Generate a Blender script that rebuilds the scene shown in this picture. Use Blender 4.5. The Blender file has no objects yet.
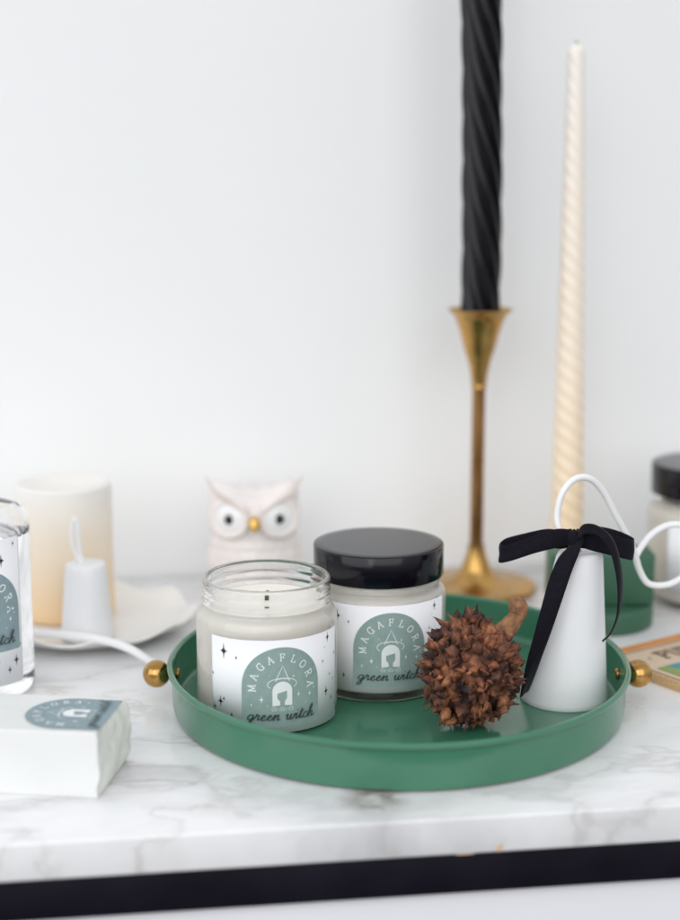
import bpy, bmesh, math, random
from mathutils import Vector, Matrix, noise
R_ = math.radians
PI = math.pi
sc = bpy.context.scene
COL = sc.collection

# ------------------------------------------------------------------ materials
def mat(name, color=(.8, .8, .8), rough=.5, metal=0, **kw):
    m = bpy.data.materials.new(name)
    m.use_nodes = True
    b = m.node_tree.nodes['Principled BSDF']
    b.inputs['Base Color'].default_value = (*color, 1)
    b.inputs['Roughness'].default_value = rough
    b.inputs['Metallic'].default_value = metal
    for k, v in kw.items():
        b.inputs[k.replace('_', ' ')].default_value = v
    return m

def N(m, t, **kw):
    n = m.node_tree.nodes.new(t)
    for k, v in kw.items():
        if k in n.inputs.keys():
            n.inputs[k].default_value = v
        else:
            setattr(n, k, v)
    return n

def L(m, a, b):
    m.node_tree.links.new(a, b)

def ramp(m, stops, interp='LINEAR'):
    r = N(m, 'ShaderNodeValToRGB')
    r.color_ramp.interpolation = interp
    e = r.color_ramp.elements
    while len(e) < len(stops):
        e.new(.5)
    for el, (p, c) in zip(e, stops):
        el.position = p
        el.color = (*c, 1) if len(c) == 3 else c
    return r

def vary(m, scale, amt, detail=4, bump=0, bscale=None, rvar=0, dist=.001, stretch=None):
    """break up flat colour, roughness and relief with noise"""
    nt = m.node_tree
    b = nt.nodes['Principled BSDF']
    tc = N(m, 'ShaderNodeTexCoord')
    src = tc.outputs['Object']
    if stretch:
        mp = N(m, 'ShaderNodeMapping'); mp.inputs['Scale'].default_value = stretch
        L(m, src, mp.inputs[0]); src = mp.outputs[0]
    n = N(m, 'ShaderNodeTexNoise', Scale=scale, Detail=detail)
    L(m, src, n.inputs['Vector'])
    c = b.inputs['Base Color'].default_value[:3]
    if amt and not b.inputs['Base Color'].is_linked:
        r = ramp(m, [(.3, tuple(x * (1 - amt) for x in c)), (.7, tuple(min(1, x * (1 + amt)) for x in c))])
        L(m, n.outputs['Fac'], r.inputs[0]); L(m, r.outputs[0], b.inputs['Base Color'])
    if rvar:
        ro = b.inputs['Roughness'].default_value
        mr = N(m, 'ShaderNodeMapRange')
        mr.inputs['From Min'].default_value = .3; mr.inputs['From Max'].default_value = .7
        mr.inputs['To Min'].default_value = max(0, ro - rvar); mr.inputs['To Max'].default_value = min(1, ro + rvar)
        L(m, n.outputs['Fac'], mr.inputs[0]); L(m, mr.outputs[0], b.inputs['Roughness'])
    if bump:
        n2 = N(m, 'ShaderNodeTexNoise', Scale=bscale or scale * 4, Detail=3.0)
        L(m, src, n2.inputs['Vector'])
        bp = N(m, 'ShaderNodeBump', Strength=bump, Distance=dist)
        L(m, n2.outputs['Fac'], bp.inputs['Height']); L(m, bp.outputs[0], b.inputs['Normal'])
    return m

M = {}
M['wall'] = vary(mat('wall_paint', (.86, .87, .875), .75), 2, .012, bump=.15, bscale=60, dist=.002)
# marble
def marble():
    m = mat('white_marble', (.9, .9, .9), .22)
    b = m.node_tree.nodes['Principled BSDF']
    tc = N(m, 'ShaderNodeTexCoord')
    mp = N(m, 'ShaderNodeMapping')
    mp.inputs['Rotation'].default_value = (0, 0, R_(-38)); mp.inputs['Location'].default_value = (.37, 1.1, .2)
    mp.inputs['Scale'].default_value = (1.0, 1.9, 1.0)
    L(m, tc.outputs['Object'], mp.inputs[0])
    warp = N(m, 'ShaderNodeTexNoise', Scale=5.5, Detail=6.0, Roughness=.56)
    L(m, mp.outputs[0], warp.inputs['Vector'])
    add = N(m, 'ShaderNodeMixRGB', blend_type='ADD'); add.inputs[0].default_value = .22
    L(m, mp.outputs[0], add.inputs[1]); L(m, warp.outputs['Color'], add.inputs[2])
    def vein(scale, w, seed):
        n = N(m, 'ShaderNodeTexNoise', Scale=scale, Detail=4.0, Roughness=.55)
        mp2 = N(m, 'ShaderNodeMapping'); mp2.inputs['Location'].default_value = (seed, seed * 1.7, seed * .4)
        L(m, add.outputs[0], mp2.inputs[0]); L(m, mp2.outputs[0], n.inputs['Vector'])
        s = N(m, 'ShaderNodeMath', operation='SUBTRACT'); s.inputs[1].default_value = .5
        a = N(m, 'ShaderNodeMath', operation='ABSOLUTE')
        L(m, n.outputs['Fac'], s.inputs[0]); L(m, s.outputs[0], a.inputs[0])
        r = ramp(m, [(0, (1, 1, 1)), (w, (.25, .25, .25)), (w * 3.5, (0, 0, 0))])
        L(m, a.outputs[0], r.inputs[0])
        return r.outputs[0]
    v1, v2 = vein(4.2, .016, 3.1), vein(9, .016, 8.4)
    mask = N(m, 'ShaderNodeTexNoise', Scale=7.0, Detail=2.0); L(m, tc.outputs['Object'], mask.inputs['Vector'])
    mk = ramp(m, [(.42, (0, 0, 0)), (.62, (1, 1, 1))]); L(m, mask.outputs['Fac'], mk.inputs[0])
    mul = N(m, 'ShaderNodeMixRGB', blend_type='MULTIPLY'); mul.inputs[0].default_value = 1
    L(m, v2, mul.inputs[1]); L(m, mk.outputs[0], mul.inputs[2])
    cloud = N(m, 'ShaderNodeTexNoise', Scale=7.0, Detail=4.0, Roughness=.55); L(m, add.outputs[0], cloud.inputs['Vector'])
    base = ramp(m, [(.32, (.60, .605, .62)), (.44, (.79, .795, .805)), (.58, (.85, .855, .865))])
    L(m, cloud.outputs['Fac'], base.inputs[0])
    m1 = N(m, 'ShaderNodeMixRGB', blend_type='MIX'); m1.inputs[2].default_value = (.46, .45, .45, 1)
    s1 = N(m, 'ShaderNodeMath', operation='MULTIPLY'); s1.inputs[1].default_value = .46
    L(m, v1, s1.inputs[0]); L(m, s1.outputs[0], m1.inputs[0]); L(m, base.outputs[0], m1.inputs[1])
    m2 = N(m, 'ShaderNodeMixRGB', blend_type='MIX'); m2.inputs[2].default_value = (.44, .41, .39, 1)
    s2 = N(m, 'ShaderNodeMath', operation='MULTIPLY'); s2.inputs[1].default_value = .72
    L(m, mul.outputs[0], s2.inputs[0]); L(m, s2.outputs[0], m2.inputs[0]); L(m, m1.outputs[0], m2.inputs[1])
    # a brown mineral knot in the stone near the front edge
    dv = N(m, 'ShaderNodeVectorMath', operation='DISTANCE'); L(m, tc.outputs['Object'], dv.inputs[0]); dv.inputs[1].default_value = (.0195, .026, 0)
    dr = ramp(m, [(.0, (1, 1, 1)), (.006, (.85, .85, .85)), (.019, (0, 0, 0))]); L(m, dv.outputs['Value'], dr.inputs[0])
    kn_ = N(m, 'ShaderNodeTexNoise', Scale=60.0, Detail=3.0); L(m, tc.outputs['Object'], kn_.inputs['Vector'])
    ks = N(m, 'ShaderNodeMath', operation='SUBTRACT'); ks.inputs[1].default_value = .5; L(m, kn_.outputs['Fac'], ks.inputs[0])
    ka = N(m, 'ShaderNodeMath', operation='ABSOLUTE'); L(m, ks.outputs[0], ka.inputs[0])
    kr = ramp(m, [(0, (1, 1, 1)), (.09, (.6, .6, .6)), (.2, (.08, .08, .08))]); L(m, ka.outputs[0], kr.inputs[0])
    km = N(m, 'ShaderNodeMixRGB', blend_type='MULTIPLY'); km.inputs[0].default_value = 1; L(m, dr.outputs[0], km.inputs[1]); L(m, kr.outputs[0], km.inputs[2])
    m3 = N(m, 'ShaderNodeMixRGB', blend_type='MIX'); m3.inputs[2].default_value = (.16, .12, .10, 1)
    L(m, km.outputs[0], m3.inputs[0]); L(m, m2.outputs[0], m3.inputs[1])
    L(m, m3.outputs[0], b.inputs['Base Color'])
    rr = ramp(m, [(.3, (.16,) * 3), (.7, (.30,) * 3)]); L(m, warp.outputs['Fac'], rr.inputs[0])
    L(m, rr.outputs[0], b.inputs['Roughness'])
    return m
M['marble'] = marble()
M['vein_brown'] = mat('brown_marble_vein', (.34, .28, .24), .3)
M['rail'] = vary(mat('black_lacquer', (.006, .005, .011), .45, Specular_IOR_Level=.22), 30, .2, rvar=.08, bump=.1)
M['panel'] = vary(mat('white_lacquer', (.80, .81, .84), .4), 10, .02, rvar=.05)
M['chip'] = vary(mat('bare_chipboard', (.70, .52, .36), .8), 300, .3)
M['green'] = vary(mat('green_enamel', (.050, .190, .112), .16, Specular_IOR_Level=.6), 28, .05, rvar=.08, bump=.14, bscale=38, dist=.001)
M['green2'] = vary(mat('dark_green_metal', (.038, .120, .070), .42), 20, .08, rvar=.08)
M['brass'] = vary(mat('aged_brass', (.52, .31, .10), .27, 1), 45, .28, detail=6, rvar=.1, bump=.12, bscale=160, dist=.0006)
M['knob'] = vary(mat('polished_brass', (.50, .29, .095), .23, 1), 90, .22, rvar=.08, bump=.1, bscale=200, dist=.0004)
M['stem'] = vary(mat('tarnished_brass', (.36, .19, .075), .32, 1), 60, .35, rvar=.1, stretch=(3, 3, .5))
M['black_wax'] = vary(mat('black_wax', (.003, .0025, .005), .19, Specular_IOR_Level=.30), 90, .3, rvar=.1, bump=.15, bscale=300, dist=.0004)
M['lid'] = vary(mat('black_plastic', (.004, .004, .008), .14, Specular_IOR_Level=.36), 40, .1, rvar=.05, bump=.04, bscale=300, dist=.0003)
M['glass'] = mat('clear_glass', (1, 1, 1), .0, Transmission_Weight=1.0, IOR=1.45)
M['bottle_glass'] = mat('thin_clear_glass', (1, 1, 1), .0, Transmission_Weight=1.0, IOR=1.33)
M['wax'] = vary(mat('cream_wax', (.99, .94, .855), .42, Subsurface_Weight=.06), 35, .03, rvar=.1)
M['wax'].node_tree.nodes['Principled BSDF'].inputs['Subsurface Radius'].default_value = (.006, .004, .0025)
M['wick'] = vary(mat('charred_wick', (.10, .085, .07), .9), 900, .5)
M['paper'] = vary(mat('label_paper', (.87, .88, .91), .55), 60, .01, bump=.08, bscale=400, dist=.0003)
M['teal'] = vary(mat('sage_print', (.28, .385, .365), .6), 250, .07)
M['teal2'] = vary(mat('blue_grey_print', (.24, .33, .36), .6), 250, .06)
M['ink'] = mat('black_ink', (.020, .022, .032), .5)
M['ink_green'] = mat('dark_green_ink', (.035, .060, .062), .5)
M['white_ink'] = mat('white_ink', (.82, .87, .87), .6)
M['pale_ink'] = mat('pale_ink', (.52, .64, .62), .6)
M['ceramic'] = vary(mat('white_ceramic', (.84, .85, .87), .35), 30, .01, rvar=.06, bump=.05, bscale=60, dist=.0006)
M['porcelain'] = vary(mat('glazed_porcelain', (.84, .83, .80), .2), 20, .02, rvar=.05)
M['wire'] = mat('white_coated_wire', (.86, .86, .87), .38)
M['ribbon'] = vary(mat('black_velvet', (.005, .004, .009), .85, Specular_IOR_Level=.2, Sheen_Weight=.09, Sheen_Roughness=.4), 400, .3, bump=.3, bscale=2500, dist=.0002)
M['owl'] = vary(mat('blush_porcelain', (.86, .80, .775), .18), 40, .05, rvar=.08)
M['owl_brow'] = vary(mat('beige_glaze', (.70, .62, .57), .25), 60, .1)
M['owl_white'] = mat('white_glaze', (.88, .88, .88), .15)
M['pupil'] = mat('black_glaze', (.008, .010, .016), .08)
M['gold'] = vary(mat('gold_lustre', (.74, .46, .13), .2, .75), 200, .2, rvar=.1)
M['wrap'] = vary(mat('white_wrapping_paper', (.77, .78, .775), .55), 30, .02, bump=.35, bscale=55, dist=.002)
M['wrap_end'] = vary(mat('folded_wrapping_paper', (.77, .785, .735), .6), 60, .05, bump=.8, bscale=70, dist=.004)
M['wood'] = vary(mat('light_wood', (.62, .40, .20), .5), 60, .2, detail=6, stretch=(1, 12, 12))
M['wood2'] = vary(mat('orange_wood', (.60, .27, .08), .5), 60, .2, detail=6, stretch=(1, 12, 12))
M['card'] = vary(mat('printed_card', (.66, .52, .38), .6), 90, .06)
M['card_dark'] = mat('brown_print', (.16, .10, .07), .6)

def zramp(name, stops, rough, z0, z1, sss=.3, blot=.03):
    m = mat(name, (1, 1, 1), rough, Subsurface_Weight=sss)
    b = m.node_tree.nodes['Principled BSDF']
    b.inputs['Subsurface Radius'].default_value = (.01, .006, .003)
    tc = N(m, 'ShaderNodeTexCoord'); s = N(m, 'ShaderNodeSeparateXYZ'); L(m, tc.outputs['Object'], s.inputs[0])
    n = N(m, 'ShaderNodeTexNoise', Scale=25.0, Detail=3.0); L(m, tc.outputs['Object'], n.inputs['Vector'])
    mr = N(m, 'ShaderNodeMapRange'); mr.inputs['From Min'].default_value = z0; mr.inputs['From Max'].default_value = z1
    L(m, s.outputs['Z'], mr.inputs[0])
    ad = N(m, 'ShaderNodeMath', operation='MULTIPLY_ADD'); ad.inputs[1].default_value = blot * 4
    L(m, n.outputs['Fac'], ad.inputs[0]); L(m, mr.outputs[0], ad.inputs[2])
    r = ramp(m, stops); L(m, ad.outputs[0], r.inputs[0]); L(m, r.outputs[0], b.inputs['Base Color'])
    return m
M['pillar'] = zramp('painted_glow_wax', [(.08, (.96, .68, .40)), (.45, (.94, .78, .60)), (.85, (.89, .84, .77)), (1, (.87, .85, .82))], .45, 0, .09)  # translucent glow painted into the base colour, warm at the foot, pale on top
M['taper'] = zramp('ivory_painted_glow_wax', [(.05, (.97, .73, .47)), (.5, (.95, .81, .66)), (1, (.91, .86, .79))], .45, 0, .36)  # same warm glow put into the wax colour, fading to ivory upwards

def picture():
    m = mat('landscape_print', (.2, .5, .7), .4)
    b = m.node_tree.nodes['Principled BSDF']
    tc = N(m, 'ShaderNodeTexCoord')
    n = N(m, 'ShaderNodeTexNoise', Scale=90.0, Detail=4.0); L(m, tc.outputs['Object'], n.inputs['Vector'])
    s = N(m, 'ShaderNodeSeparateXYZ'); L(m, tc.outputs['Object'], s.inputs[0])
    # green foot of the picture, blue upper part
    a = N(m, 'ShaderNodeMath', operation='MULTIPLY_ADD'); a.inputs[1].default_value = .012
    L(m, n.outputs['Fac'], a.inputs[0]); 
    t = N(m, 'ShaderNodeMath', operation='MULTIPLY_ADD'); t.inputs[1].default_value = .5
    L(m, s.outputs['Y'], t.inputs[0]); L(m, s.outputs['X'], t.inputs[2]); L(m, t.outputs[0], a.inputs[2])
    mr = N(m, 'ShaderNodeMapRange'); mr.inputs['From Min'].default_value = -.03; mr.inputs['From Max'].default_value = .05
    L(m, a.outputs[0], mr.inputs[0])
    r = ramp(m, [(.1, (.20, .26, .06)), (.50, (.27, .36, .09)), (.55, (.05, .28, .30)), (.66, (.05, .28, .50)), (.9, (.30, .58, .78))])
    L(m, mr.outputs[0], r.inputs[0]); L(m, r.outputs[0], b.inputs['Base Color'])
    return m
M['picture'] = picture()

def podmat():
    m = mat('dry_seed_husk', (.2, .1, .05), .75)
    b = m.node_tree.nodes['Principled BSDF']
    tc = N(m, 'ShaderNodeTexCoord')
    n = N(m, 'ShaderNodeTexNoise', Scale=110.0, Detail=6.0, Roughness=.6); L(m, tc.outputs['Object'], n.inputs['Vector'])
    r = ramp(m, [(.38, (.022, .009, .007)), (.47, (.095, .033, .019)), (.56, (.22, .080, .037)), (.66, (.42, .175, .08))])
    L(m, n.outputs['Fac'], r.inputs[0]); L(m, r.outputs[0], b.inputs['Base Color'])
    n2 = N(m, 'ShaderNodeTexNoise', Scale=1100.0, Detail=4.0); L(m, tc.outputs['Object'], n2.inputs['Vector'])
    bp = N(m, 'ShaderNodeBump', Strength=.6, Distance=.0006)
    L(m, n2.outputs['Fac'], bp.inputs['Height']); L(m, bp.outputs[0], b.inputs['Normal'])
    return m
M['pod'] = podmat()
M['pod_stem'] = vary(mat('dry_stalk', (.29, .14, .065), .8), 250, .45, bump=.5, bscale=700, dist=.0008)

# ------------------------------------------------------------------ builders
def tag(o, label=None, cat=None, group=None, kind=None):
    if label: o['label'] = label
    if cat: o['category'] = cat
    if group: o['group'] = group
    if kind: o['kind'] = kind
    return o

def empty(name, loc=(0, 0, 0), rz=0):
    o = bpy.data.objects.new(name, None); COL.objects.link(o)
    o.empty_display_size = .02
    o.location = loc; o.rotation_euler = (0, 0, rz)
    return o

def obj(name, bm, mats, parent=None, smooth=True, loc=None, angle=35):
    bmesh.ops.recalc_face_normals(bm, faces=bm.faces) if not bm.get('norecalc') else None
    return obj_raw(name, bm, mats, parent, smooth, loc, angle)

def obj_raw(name, bm, mats, parent=None, smooth=True, loc=None, angle=35):
    me = bpy.data.meshes.new(name)
    b = bm['bm'] if isinstance(bm, dict) else bm
    b.to_mesh(me); b.free()
    for m in (mats if isinstance(mats, (list, tuple)) else [mats]):
        me.materials.append(M[m])
    if smooth:
        me.shade_smooth()
        if angle: me.set_sharp_from_angle(angle=R_(angle))
    o = bpy.data.objects.new(name, me); COL.objects.link(o)
    if parent: o.parent = parent
    if loc: o.location = loc
    return o

def mk(name, bm, mats, parent=None, smooth=True, loc=None, angle=35, recalc=True):
    if recalc: bmesh.ops.recalc_face_normals(bm, faces=bm.faces)
    return obj_raw(name, bm, mats, parent, smooth, loc, angle)

def lathe(prof, seg=96, bm=None, rf=None, cx=0, cy=0, shear=(0, 0), mi=0, closed=False):
    """surface of revolution about z; prof = [(r, z)...]; rf(theta, r, z) modulates the radius"""
    bm = bm or bmesh.new()
    rings = []
    for r, z in prof:
        ox, oy = cx + shear[0] * z, cy + shear[1] * z
        if r < 1e-7:
            rings.append([bm.verts.new((ox, oy, z))]); continue
        ring = []
        for k in range(seg):
            t = 2 * PI * k / seg
            rr = rf(t, r, z) if rf else r
            ring.append(bm.verts.new((ox + rr * math.cos(t), oy + rr * math.sin(t), z)))
        rings.append(ring)
    pairs = list(zip(rings, rings[1:]))
    if closed: pairs.append((rings[-1], rings[0]))
    for a, b in pairs:
        for k in range(seg):
            j = (k + 1) % seg
            if len(a) == 1 and len(b) == 1: continue
            if len(a) == 1: f = bm.faces.new((a[0], b[k], b[j]))
            elif len(b) == 1: f = bm.faces.new((a[k], a[j], b[0]))
            else: f = bm.faces.new((a[k], a[j], b[j], b[k]))
            f.material_index = mi
    return bm

def arc(cx, cz, r, a0, a1, n=6):
    return [(cx + r * math.cos(R_(a0 + (a1 - a0) * i / n)), cz + r * math.sin(R_(a0 + (a1 - a0) * i / n))) for i in range(n + 1)]

def catmull(pts, n=8, closed=False):
    P = [Vector(p) for p in pts]
    out = []
    m = len(P)
    rng = range(m if closed else m - 1)
    for i in rng:
        if closed:
            p0, p1, p2, p3 = P[(i - 1) % m], P[i], P[(i + 1) % m], P[(i + 2) % m]
        else:
            p0 = P[i - 1] if i else P[0] * 2 - P[1]
            p1, p2 = P[i], P[i + 1]
            p3 = P[i + 2] if i + 2 < m else P[-1] * 2 - P[-2]
        for k in range(n):
            t = k / n
            out.append(.5 * ((2 * p1) + (p2 - p0) * t + (2 * p0 - 5 * p1 + 4 * p2 - p3) * t * t + (3 * p1 - p0 - 3 * p2 + p3) * t ** 3))
    if not closed: out.append(P[-1])
    return out

def tube(path, rad, seg=14, bm=None, cap=True):
    bm = bm or bmesh.new()
    n = len(path)
    T = [(path[min(i + 1, n - 1)] - path[max(i - 1, 0)]).normalized() for i in range(n)]
    u = T[0].orthogonal().normalized()
    rings = []
    for i, p in enumerate(path):
        u = (u - T[i] * u.dot(T[i])).normalized()
        v = T[i].cross(u)
        r = rad(i / (n - 1)) if callable(rad) else rad
        rings.append([bm.verts.new(p + (u * math.cos(2 * PI * k / seg) + v * math.sin(2 * PI * k / seg)) * r) for k in range(seg)])
    for a, b in zip(rings, rings[1:]):
        for k in range(seg):
            j = (k + 1) % seg
            bm.faces.new((a[k], a[j], b[j], b[k]))
    if cap:
        for ring, s, t in ((rings[0], -1, T[0]), (rings[-1], 1, T[-1])):
            c = sum((v.co for v in ring), Vector()) / seg
            r = (ring[0].co - c).length
            mid = [bm.verts.new(c + (v.co - c) * .7 + t * s * r * .6) for v in ring]
            tip = bm.verts.new(c + t * s * r * .85)
            for k in range(seg):
                j = (k + 1) % seg
                bm.faces.new((ring[k], ring[j], mid[j], mid[k])); bm.faces.new((mid[k], mid[j], tip))
    return bm

def ball(c, r, seg=32, rings=20, bm=None, sc3=(1, 1, 1)):
    bm = bm or bmesh.new()
    mtx = Matrix.Translation(c) @ Matrix.Diagonal((*sc3, 1))
    bmesh.ops.create_uvsphere(bm, u_segments=seg, v_segments=rings, radius=r, matrix=mtx)
    return bm

def box(x0, x1, y0, y1, z0, z1, bev=0, bm=None, segs=3, mi=0):
    bm = bm or bmesh.new()
    t = bmesh.new()
    bmesh.ops.create_cube(t, size=1)
    for v in t.verts:
        v.co = Vector(((x0 + x1) / 2 + v.co.x * (x1 - x0), (y0 + y1) / 2 + v.co.y * (y1 - y0), (z0 + z1) / 2 + v.co.z * (z1 - z0)))
    if bev:
        bmesh.ops.bevel(t, geom=t.edges[:], offset=bev, segments=segs, profile=.5, affect='EDGES')
    me = bpy.data.meshes.new('tmp'); t.to_mesh(me); t.free()
    n0 = len(bm.faces)
    bm.from_mesh(me); bpy.data.meshes.remove(me)
    bm.faces.ensure_lookup_table()
    for f in bm.faces[n0:]: f.material_index = mi
    return bm

# ------------------------------------------------------------------ printing (flat shapes in millimetres laid on a mapped surface)
class Print:
    """collects filled shapes in 2-D and lays them on a surface through mapping(u, v, lift)"""
    def __init__(s, mapping, materials, step=.0015):
        s.bm = bmesh.new(); s.map = mapping; s.mats = materials; s.lift = .00012; s.step = step
    def v(s, u, v, l): return s.bm.verts.new(s.map(u, v, l))
    def grid(s, u0, u1, v0, v1, mi, lift=None, nu=None):
        lift = s.lift if lift is None else lift
        nu = nu or max(1, int((u1 - u0) / s.step)); nv = 1
        rows = [[s.v(u0 + (u1 - u0) * i / nu, y, lift) for i in range(nu + 1)] for y in (v0, v1)]
        for i in range(nu):
            f = s.bm.faces.new((rows[0][i], rows[0][i + 1], rows[1][i + 1], rows[1][i])); f.material_index = mi
        return rows
    def sheet(s, u0, u1, v0, v1, mi, rc=.001):
        """the paper itself with round corners and a real edge"""
        n = max(8, int((u1 - u0) / s.step))
        us = sorted(set([u0 + (u1 - u0) * i / n for i in range(n + 1)] + [u0 + rc * k / 4 for k in range(5)] + [u1 - rc * k / 4 for k in range(5)]))
        def h(u):
            d = min(u - u0, u1 - u)
            return rc - math.sqrt(max(0, rc * rc - (rc - d) ** 2)) if d < rc else 0
        top = s.lift
        cols = []
        for u in us:
            e = h(u)
            cols.append([s.v(u, v0 + e, .00001), s.v(u, v0 + e, top), s.v(u, v1 - e, top), s.v(u, v1 - e, .00001)])
        for a, b in zip(cols, cols[1:]):
            for k in range(3):
                f = s.bm.faces.new((a[k], b[k], b[k + 1], a[k + 1])); f.material_index = mi
        for c in (cols[0], cols[-1]):
            try: s.bm.faces.new(c).material_index = mi
            except ValueError: pass
    def column_fill(s, u0, u1, lo, hi, mi, lift, n=48):
        cols = []
        for i in range(n + 1):
            # cosine spacing keeps round ends round
            u = (u0 + u1) / 2 - (u1 - u0) / 2 * math.cos(PI * i / n)
            cols.append((s.v(u, lo(u), lift), s.v(u, hi(u), lift)))
        for a, b in zip(cols, cols[1:]):
            f = s.bm.faces.new((a[0], b[0], b[1], a[1])); f.material_index = mi
    def fan(s, c, pts, mi, lift):
        vc = s.v(*c, lift); vs = [s.v(*p, lift) for p in pts]
        for a, b in zip(vs, vs[1:] + vs[:1]):
            s.bm.faces.new((vc, a, b)).material_index = mi
    def star(s, u, v, r, mi, lift):
        pts = []
        for k in range(16):
            a = 2 * PI * k / 16
            q = abs(math.cos(2 * a)) ** 2.2 if k % 4 else 1
            rr = r * (1 if k % 4 == 0 else (.36 if k % 2 else .44)) * (1.25 if k % 8 == 4 else 1)
            if k % 4 == 0: rr = r * (1.0 if k % 8 == 0 else 1.45)
            pts.append((u + rr * math.cos(a) * (.8 if k % 8 == 0 else 1), v + rr * math.sin(a)))
        s.fan((u, v), pts, mi, lift)
    def dot(s, u, v, r, mi, lift):
        s.fan((u, v), [(u + r * math.cos(2 * PI * k / 10), v + r * math.sin(2 * PI * k / 10)) for k in range(10)], mi, lift)
    def stroke(s, pts, w, mi, lift, w1=None):
        """continuous ribbon; every point a hair higher than the last so that crossings never share a plane"""
        pts = [Vector(p[:2]) for p in pts]
        n = len(pts)
        prev = None
        for i, p in enumerate(pts):
            t = (pts[min(i + 1, n - 1)] - pts[max(i - 1, 0)])
            if t.length < 1e-9: continue
            t.normalize(); nn = Vector((-t.y, t.x))
            ww = w(i / (n - 1), t) if callable(w) else w
            q = p - t * (ww * .4 if i == 0 else 0) + t * (ww * .4 if i == n - 1 else 0)
            l = lift + i * 2.5e-6
            a, b = q + nn * ww / 2, q - nn * ww / 2
            cur = (s.v(a.x, a.y, l), s.v(b.x, b.y, l))
            if prev:
                s.bm.faces.new((prev[0], prev[1], cur[1], cur[0])).material_index = mi
            prev = cur

SERIF = {  # capital strokes in a unit-high box: (points, thick?)
 'M': ([[(.08, 0), (.12, 1)], [(.12, 1), (.45, .12)], [(.45, .12), (.78, 1)], [(.78, 1), (.82, 0)], [(-.03, 0), (.2, 0)], [(.68, 0), (.96, 0)], [(.0, 1), (.16, 1)], [(.74, 1), (.9, 1)]], .9),
 'A': ([[(.08, 0), (.40, 1)], [(.40, 1), (.74, 0)], [(.2, .36), (.6, .36)], [(-.03, 0), (.2, 0)], [(.6, 0), (.87, 0)]], .82),
 'G': ([[(.74, .78), (.66, .95), (.45, 1.0), (.2, .88), (.06, .5), (.2, .1), (.45, 0), (.66, .08), (.74, .2)], [(.74, .42), (.74, .0)], [(.56, .42), (.86, .42)], [(.74, 1), (.74, .72)]], .84),
 'F': ([[(.16, 0), (.16, 1)], [(.03, 1), (.64, 1)], [(.16, .52), (.5, .52)], [(.03, 0), (.32, 0)], [(.64, 1), (.64, .8)], [(.5, .62), (.5, .42)]], .66),
 'L': ([[(.16, 0), (.16, 1)], [(.03, 1), (.31, 1)], [(.03, 0), (.64, 0)], [(.64, 0), (.64, .24)]], .66),
 'O': ([[(.42, 1), (.15, .86), (.05, .5), (.15, .14), (.42, 0), (.69, .14), (.79, .5), (.69, .86), (.42, 1)]], .84),
 'R': ([[(.16, 0), (.16, 1)], [(.03, 1), (.42, 1), (.62, .9), (.66, .74), (.58, .56), (.4, .5), (.16, .5)], [(.38, .5), (.72, 0)], [(.03, 0), (.32, 0)], [(.66, 0), (.84, 0)]], .8),
 'P': ([[(.16, 0), (.16, 1)], [(.03, 1), (.42, 1), (.62, .9), (.66, .72), (.58, .54), (.4, .46), (.16, .46)], [(.03, 0), (.32, 0)]], .72),
 'U': ([[(.14, 1), (.14, .3), (.24, .06), (.42, 0), (.6, .06), (.7, .3), (.7, 1)], [(.02, 1), (.28, 1)], [(.58, 1), (.82, 1)]], .84),
 'Z': ([[(.06, 1), (.66, 1)], [(.66, 1), (.06, 0)], [(.06, 0), (.68, 0)], [(.06, 1), (.06, .8)], [(.68, 0), (.68, .2)]], .74),
}
SCRIPT = {
 'g': ([[(.75, .85), (.42, 1.0), (.1, .6), (.22, .1), (.55, .12), (.78, .6), (.82, .95), (.80, .1), (.68, -.7), (.38, -1.0), (.18, -.72), (.5, -.25), (1.0, .22)]], 1.0),
 'r': ([[(0, .22), (.22, .75), (.26, 1.12), (.42, .92), (.62, .95), (.58, .45), (.66, .06), (.92, .22)]], .9),
 'e': ([[(0, .22), (.38, .42), (.62, .75), (.45, 1.0), (.2, .66), (.24, .16), (.52, 0), (.9, .22)]], .88),
 'n': ([[(0, .22), (.2, .85), (.26, .98), (.27, .0)], [(.28, .35), (.5, .86), (.72, .98), (.78, .7), (.76, .2), (.9, .02), (1.1, .22)]], 1.08),
 'w': ([[(0, .7), (.16, .98), (.18, .35), (.32, .02), (.58, .25), (.70, .98), (.70, .3), (.84, .02), (1.1, .28), (1.2, .98), (1.28, .75), (1.42, .8)]], 1.36),
 'i': ([[(0, .7), (.16, .98), (.17, .3), (.3, .02), (.56, .24)]], .54),
 't': ([[(0, .22), (.22, 1.1), (.28, 1.75), (.24, .4), (.34, .03), (.6, .24)], [(.02, 1.22), (.3, 1.25), (.58, 1.32)]], .56),
 'c': ([[(.68, .82), (.46, 1.0), (.18, .66), (.22, .16), (.5, 0), (.86, .24)]], .84),
 'h': ([[(0, .24), (.32, 1.2), (.42, 1.95), (.26, 2.2), (.18, 1.5), (.17, .0)], [(.18, .35), (.42, .86), (.64, .95), (.68, .5), (.70, .12), (.86, .02), (1.1, .3)]], 1.0),
}

def serif_text(P, txt, place, size, w, mi, lift):
    """place(x, y) maps unit text space of each glyph"""
    for gi, ch in enumerate(txt):
        strokes, adv = SERIF[ch]
        for si, st in enumerate(strokes):
            pts = catmull([(*p, 0) for p in st], 4) if len(st) > 2 else [Vector((*p, 0)) for p in st]
            thin = len(st) == 2 and (abs(st[0][1] - st[1][1]) < .01)
            ww = w * (.6 if thin else 1.0)
            P.stroke([place(gi, p.x - adv / 2, p.y, adv) for p in pts], ww, mi, lift + si * 1.2e-5)

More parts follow.
